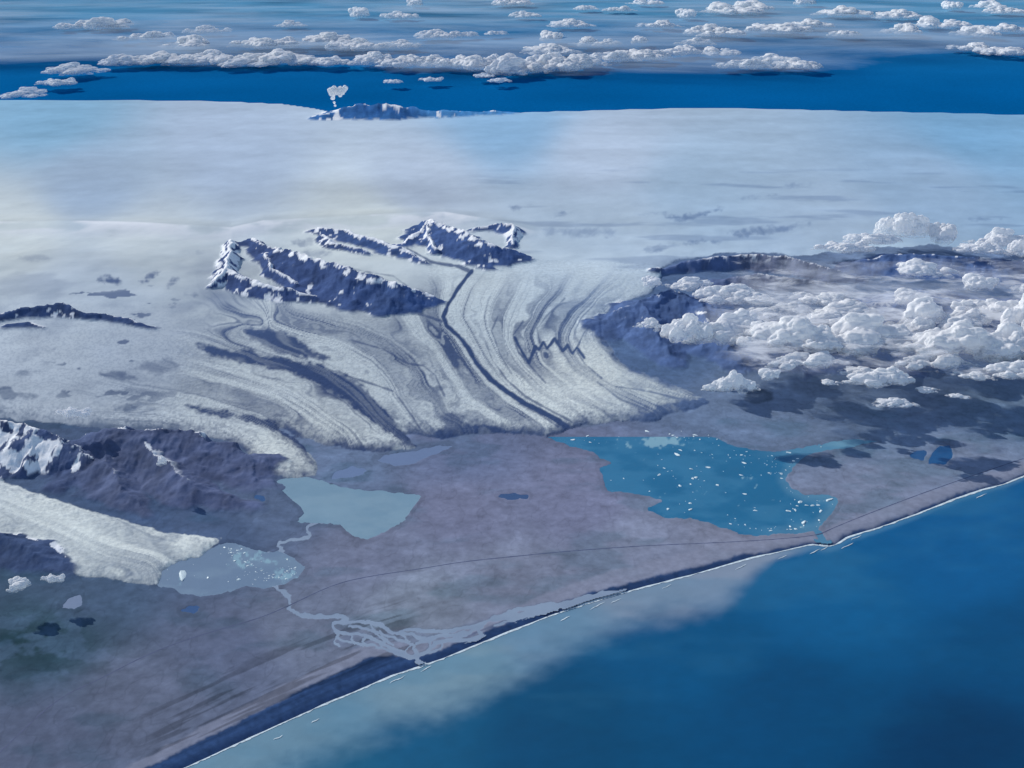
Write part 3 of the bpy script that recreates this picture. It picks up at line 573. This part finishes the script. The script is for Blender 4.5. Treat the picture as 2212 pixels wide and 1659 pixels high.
def cloud(x,ybase,W,Hp,z,label,group,dr=.7):
    wx,wy,t=unproj(x,ybase,z); t=float(t); s_=t/F
    dep=math.asin((CH-z)/math.sqrt(float(wx)**2+float(wy)**2+(CH-z)**2))
    sx_=W*s_/2; sy_=sx_*dr; foot=sy_*1.1*math.sin(dep)
    sz_=min(max((Hp*s_-foot)/math.cos(dep),sx_*.28),sx_*.7)
    o=bpy.data.objects.new("cloud",CM[int(rng.integers(len(CM)))]); sc.collection.objects.link(o)
    o.location=(float(wx),float(wy)+sy_*.5,z); o.scale=(sx_,sy_,sz_); o.rotation_euler=(0,0,rng.choice([0,math.pi])+rng.normal()*.2)
    o['label']=label; o['category']="cloud"; o['group']=group
near=[(1970,512,150,66),(1900,528,150,34),(2060,528,160,52),(2180,540,170,52),(2260,560,150,60),(1830,545,140,28),(2120,548,140,30),
(1990,598,220,44),(2110,628,200,30),(1420,622,120,20),(1500,628,140,20),(1580,658,210,44),
(1500,738,150,66),(1590,742,250,84),(1700,760,300,100),(1830,705,260,60),(1890,768,330,104),(2050,715,310,92),(2130,775,320,104),(2210,780,230,90),(1700,692,190,44),(2190,690,210,60),(2270,720,230,110),(2270,640,160,60),
(1460,718,100,40),(1410,708,90,28),(1600,848,130,60),(1548,845,70,28),(1655,822,130,34),(1750,798,190,46),(1915,838,180,54),(1860,815,120,30),(2030,800,190,46),(2210,820,180,46),(1930,882,110,26),(2000,850,80,18),(1790,832,70,16),(1800,662,190,32),(1960,660,200,36),(2110,820,100,24),(2080,862,60,14)]
for c in near: cloud(*c,1.15+.25*rng.random(),"billowing white cumulus cloud above dark mountains","cumulus clouds over the mountains")
cloud(350,1008,54,34,.7,"single small white puff of cloud beside a mountain","small puffs of cloud")
for c in [(112,1258,56,24),(40,1282,130,20)]: cloud(*c,.5,"low ragged white cloud over a dark hill","small puffs of cloud")
cloud(155,902,84,30,.9,"thin grey cloud puff over the ice","small puffs of cloud")
far=[(150,162,150,24),(110,185,90,10),(270,142,150,20),(350,140,170,24),(440,140,160,24),(520,145,150,24),(610,140,200,28),(690,142,120,18),(790,142,140,38),(870,146,140,32),(930,144,120,28),(1020,150,160,44),(1100,162,180,56),(1180,155,170,46),(1250,145,160,40),(1320,135,150,28),(1080,178,60,14),(1045,168,50,10),(1400,130,150,20),(1480,120,120,20),
(180,64,170,12),(300,90,140,10),(230,60,80,8),(440,72,100,8),(400,108,190,12),(620,58,80,10),(560,105,160,12),(680,100,180,12),(780,38,130,12),(860,40,90,8),(930,84,110,20),(995,80,80,12),(1070,76,60,12),(1130,38,80,14),(1225,60,120,12),(1180,90,140,12),(1290,100,120,14),(1265,22,70,8),(1340,25,80,12),(1430,60,110,12),(1500,98,100,18),(1545,80,150,14),(1590,30,160,20),(1500,40,120,14),(1690,72,150,18),(1770,60,120,12),(1840,80,90,10),(1640,24,150,16),(1850,36,150,12),(1950,42,140,12),(2050,60,150,14),(2140,80,150,18),(2200,70,120,18),(2120,110,120,16),(2190,120,120,14),(1980,75,150,10),(1690,138,110,20),(1620,150,140,14),(1740,150,120,10),(930,176,56,8),(850,180,50,5),(1560,120,110,10),(2060,20,110,8),(2160,18,110,8),(1100,12,110,8),(900,14,100,6),(1400,10,90,6),(1760,12,130,8),(30,212,110,6),(2180,30,100,8),(760,110,140,10),(860,105,100,8),(1180,120,150,14),(1380,95,100,10)]
for c in far: cloud(*c,.35,"flat topped white cloud in a far cloud field","far cloud field",1.6)
# thin cloud sheets
def veil_mat(name,sx_,sy_,lo,hi,mx_,c):
    m,t,p=newmat(name); N=t.nodes; L=t.links; out=N['Material Output']
    g=N.new('ShaderNodeNewGeometry'); mp=N.new('ShaderNodeMapping'); mp.inputs['Scale'].default_value=(sx_,sy_,1); L.new(g.outputs['Position'],mp.inputs[0])
    n=N.new('ShaderNodeTexNoise'); n.inputs['Scale'].default_value=1; n.inputs['Detail'].default_value=9; n.inputs['Roughness'].default_value=.6; n.inputs['Distortion'].default_value=.4; L.new(mp.outputs[0],n.inputs['Vector'])
    at=N.new('ShaderNodeAttribute'); at.attribute_name='col'
    ad=N.new('ShaderNodeMath'); ad.operation='ADD'; L.new(n.outputs['Fac'],ad.inputs[0]); L.new(at.outputs['Fac'],ad.inputs[1])
    mr=N.new('ShaderNodeMapRange'); mr.inputs[1].default_value=lo+1; mr.inputs[2].default_value=hi+1; mr.inputs[3].default_value=0; mr.inputs[4].default_value=mx_; L.new(ad.outputs[0],mr.inputs[0])
    d=N.new('ShaderNodeBsdfDiffuse'); d.inputs[0].default_value=(*c,1); tp=N.new('ShaderNodeBsdfTransparent')
    ms=N.new('ShaderNodeMixShader'); L.new(mr.outputs[0],ms.inputs[0]); L.new(tp.outputs[0],ms.inputs[1]); L.new(d.outputs[0],ms.inputs[2]); L.new(ms.outputs[0],out.inputs[0]); return m
def veil(x0,x1,y0,y1,z,mat,label,dens):
    vx=np.linspace(x0,x1,90); vy=np.linspace(y0,y1,50); VX,VY=np.meshgrid(vx,vy); a,b,_=unproj(VX,VY,z)
    e=np.minimum(np.minimum((VX-x0),(x1-VX))/(x1-x0)*5,np.minimum((VY-y0),(y1-VY))/(y1-y0)*5) if y0>0 else np.minimum((y1-VY)/(y1-y0)*5,1)
    e=np.clip(e,0,1); c=(1-(1-e)*.5+dens(VX,VY))[...,None]*np.ones(3)
    o=mk("thin_cloud",a,b,np.full_like(a,z),np.ones((49,89),bool),c,mat,None,label,"cloud")
    o['group']="thin cloud layers"
MV=veil_mat("thin_cloud_far",.035,.05,.42,.76,.62,(.46,.58,.70))
MV2=veil_mat("thin_cloud_near",.45,.6,.46,.72,.42,(.66,.71,.79)); MV4=veil_mat("thin_cloud_wisps",.9,1.1,.55,.72,.6,(.85,.87,.90))
fd=lambda x,y:.12*np.exp(-((y-95)/55)**2)-.40*ss(y,105+40*fbm(x/260,x*0,3,150),195)-.12*ss((400-x)/400.)*ss((y-0)/300.)-.12*ss(x,1500,2000)*ss(y,90,140)
veil(-300,2500,-60,215,.75,MV,"wide thin broken cloud layer over far lowland",fd)
nd=lambda x,y:.14*np.exp(-((y-690)/100)**2)-.20*ss((1560-x)/180.)-.14*ss(y,760,860)-.1*ss(600-y,0,80)
veil(1390,2500,480,900,1.25,MV2,"thin grey cloud layer below the cumulus",nd)
veil(1390,2500,480,900,1.55,MV4,"ragged white wisps between the cumulus",lambda x,y:nd(x,y)-.02)
# steam plume
S=[(722,222,3.2),(719,212,4.5),(717,203,6.5),(716,196,7.5),(728,197,8),(738,195,8.5),(745,191,6.5),(722,190,5),(735,204,5),(724,228,2.6)]
_,yb,_=unproj(724,236,1.5); yb=float(yb)
V=[];Fa=[];b=0
for (x,y,r) in S:
    dx=(x-PW/2)/F; dy=-(y-PH/2)/F; t=yb/(cp+dy*sp); p=np.array([dx*t,yb,CH+t*(-sp+dy*cp)]); R=r*t/F
    v,f=ICO[4]; q=v*R*1.05+p; n=np.abs(2*vn3(q*3)-1)*.6+np.abs(2*vn3(q*7)-1)*.4; q=q+v*(n[:,None]-.4)*R*.8
    V.append(q);Fa.append(f+b);b+=len(v)
V=np.concatenate(V);Fa=np.concatenate(Fa); me=bpy.data.meshes.new("steam_plume"); me.from_pydata(V.tolist(),[],Fa.tolist()); me.polygons.foreach_set('use_smooth',np.ones(len(Fa),bool))
o=bpy.data.objects.new("steam_plume",me); sc.collection.objects.link(o); o['label']="white steam plume rising beside a far snowy volcano"; o['category']="steam"
m=M_cloud.copy(); m.name="steam"; m.node_tree.nodes['Map Range'].inputs[3].default_value=.85; me.materials.append(m)
print("done",[len(m.vertices) for m in CM])
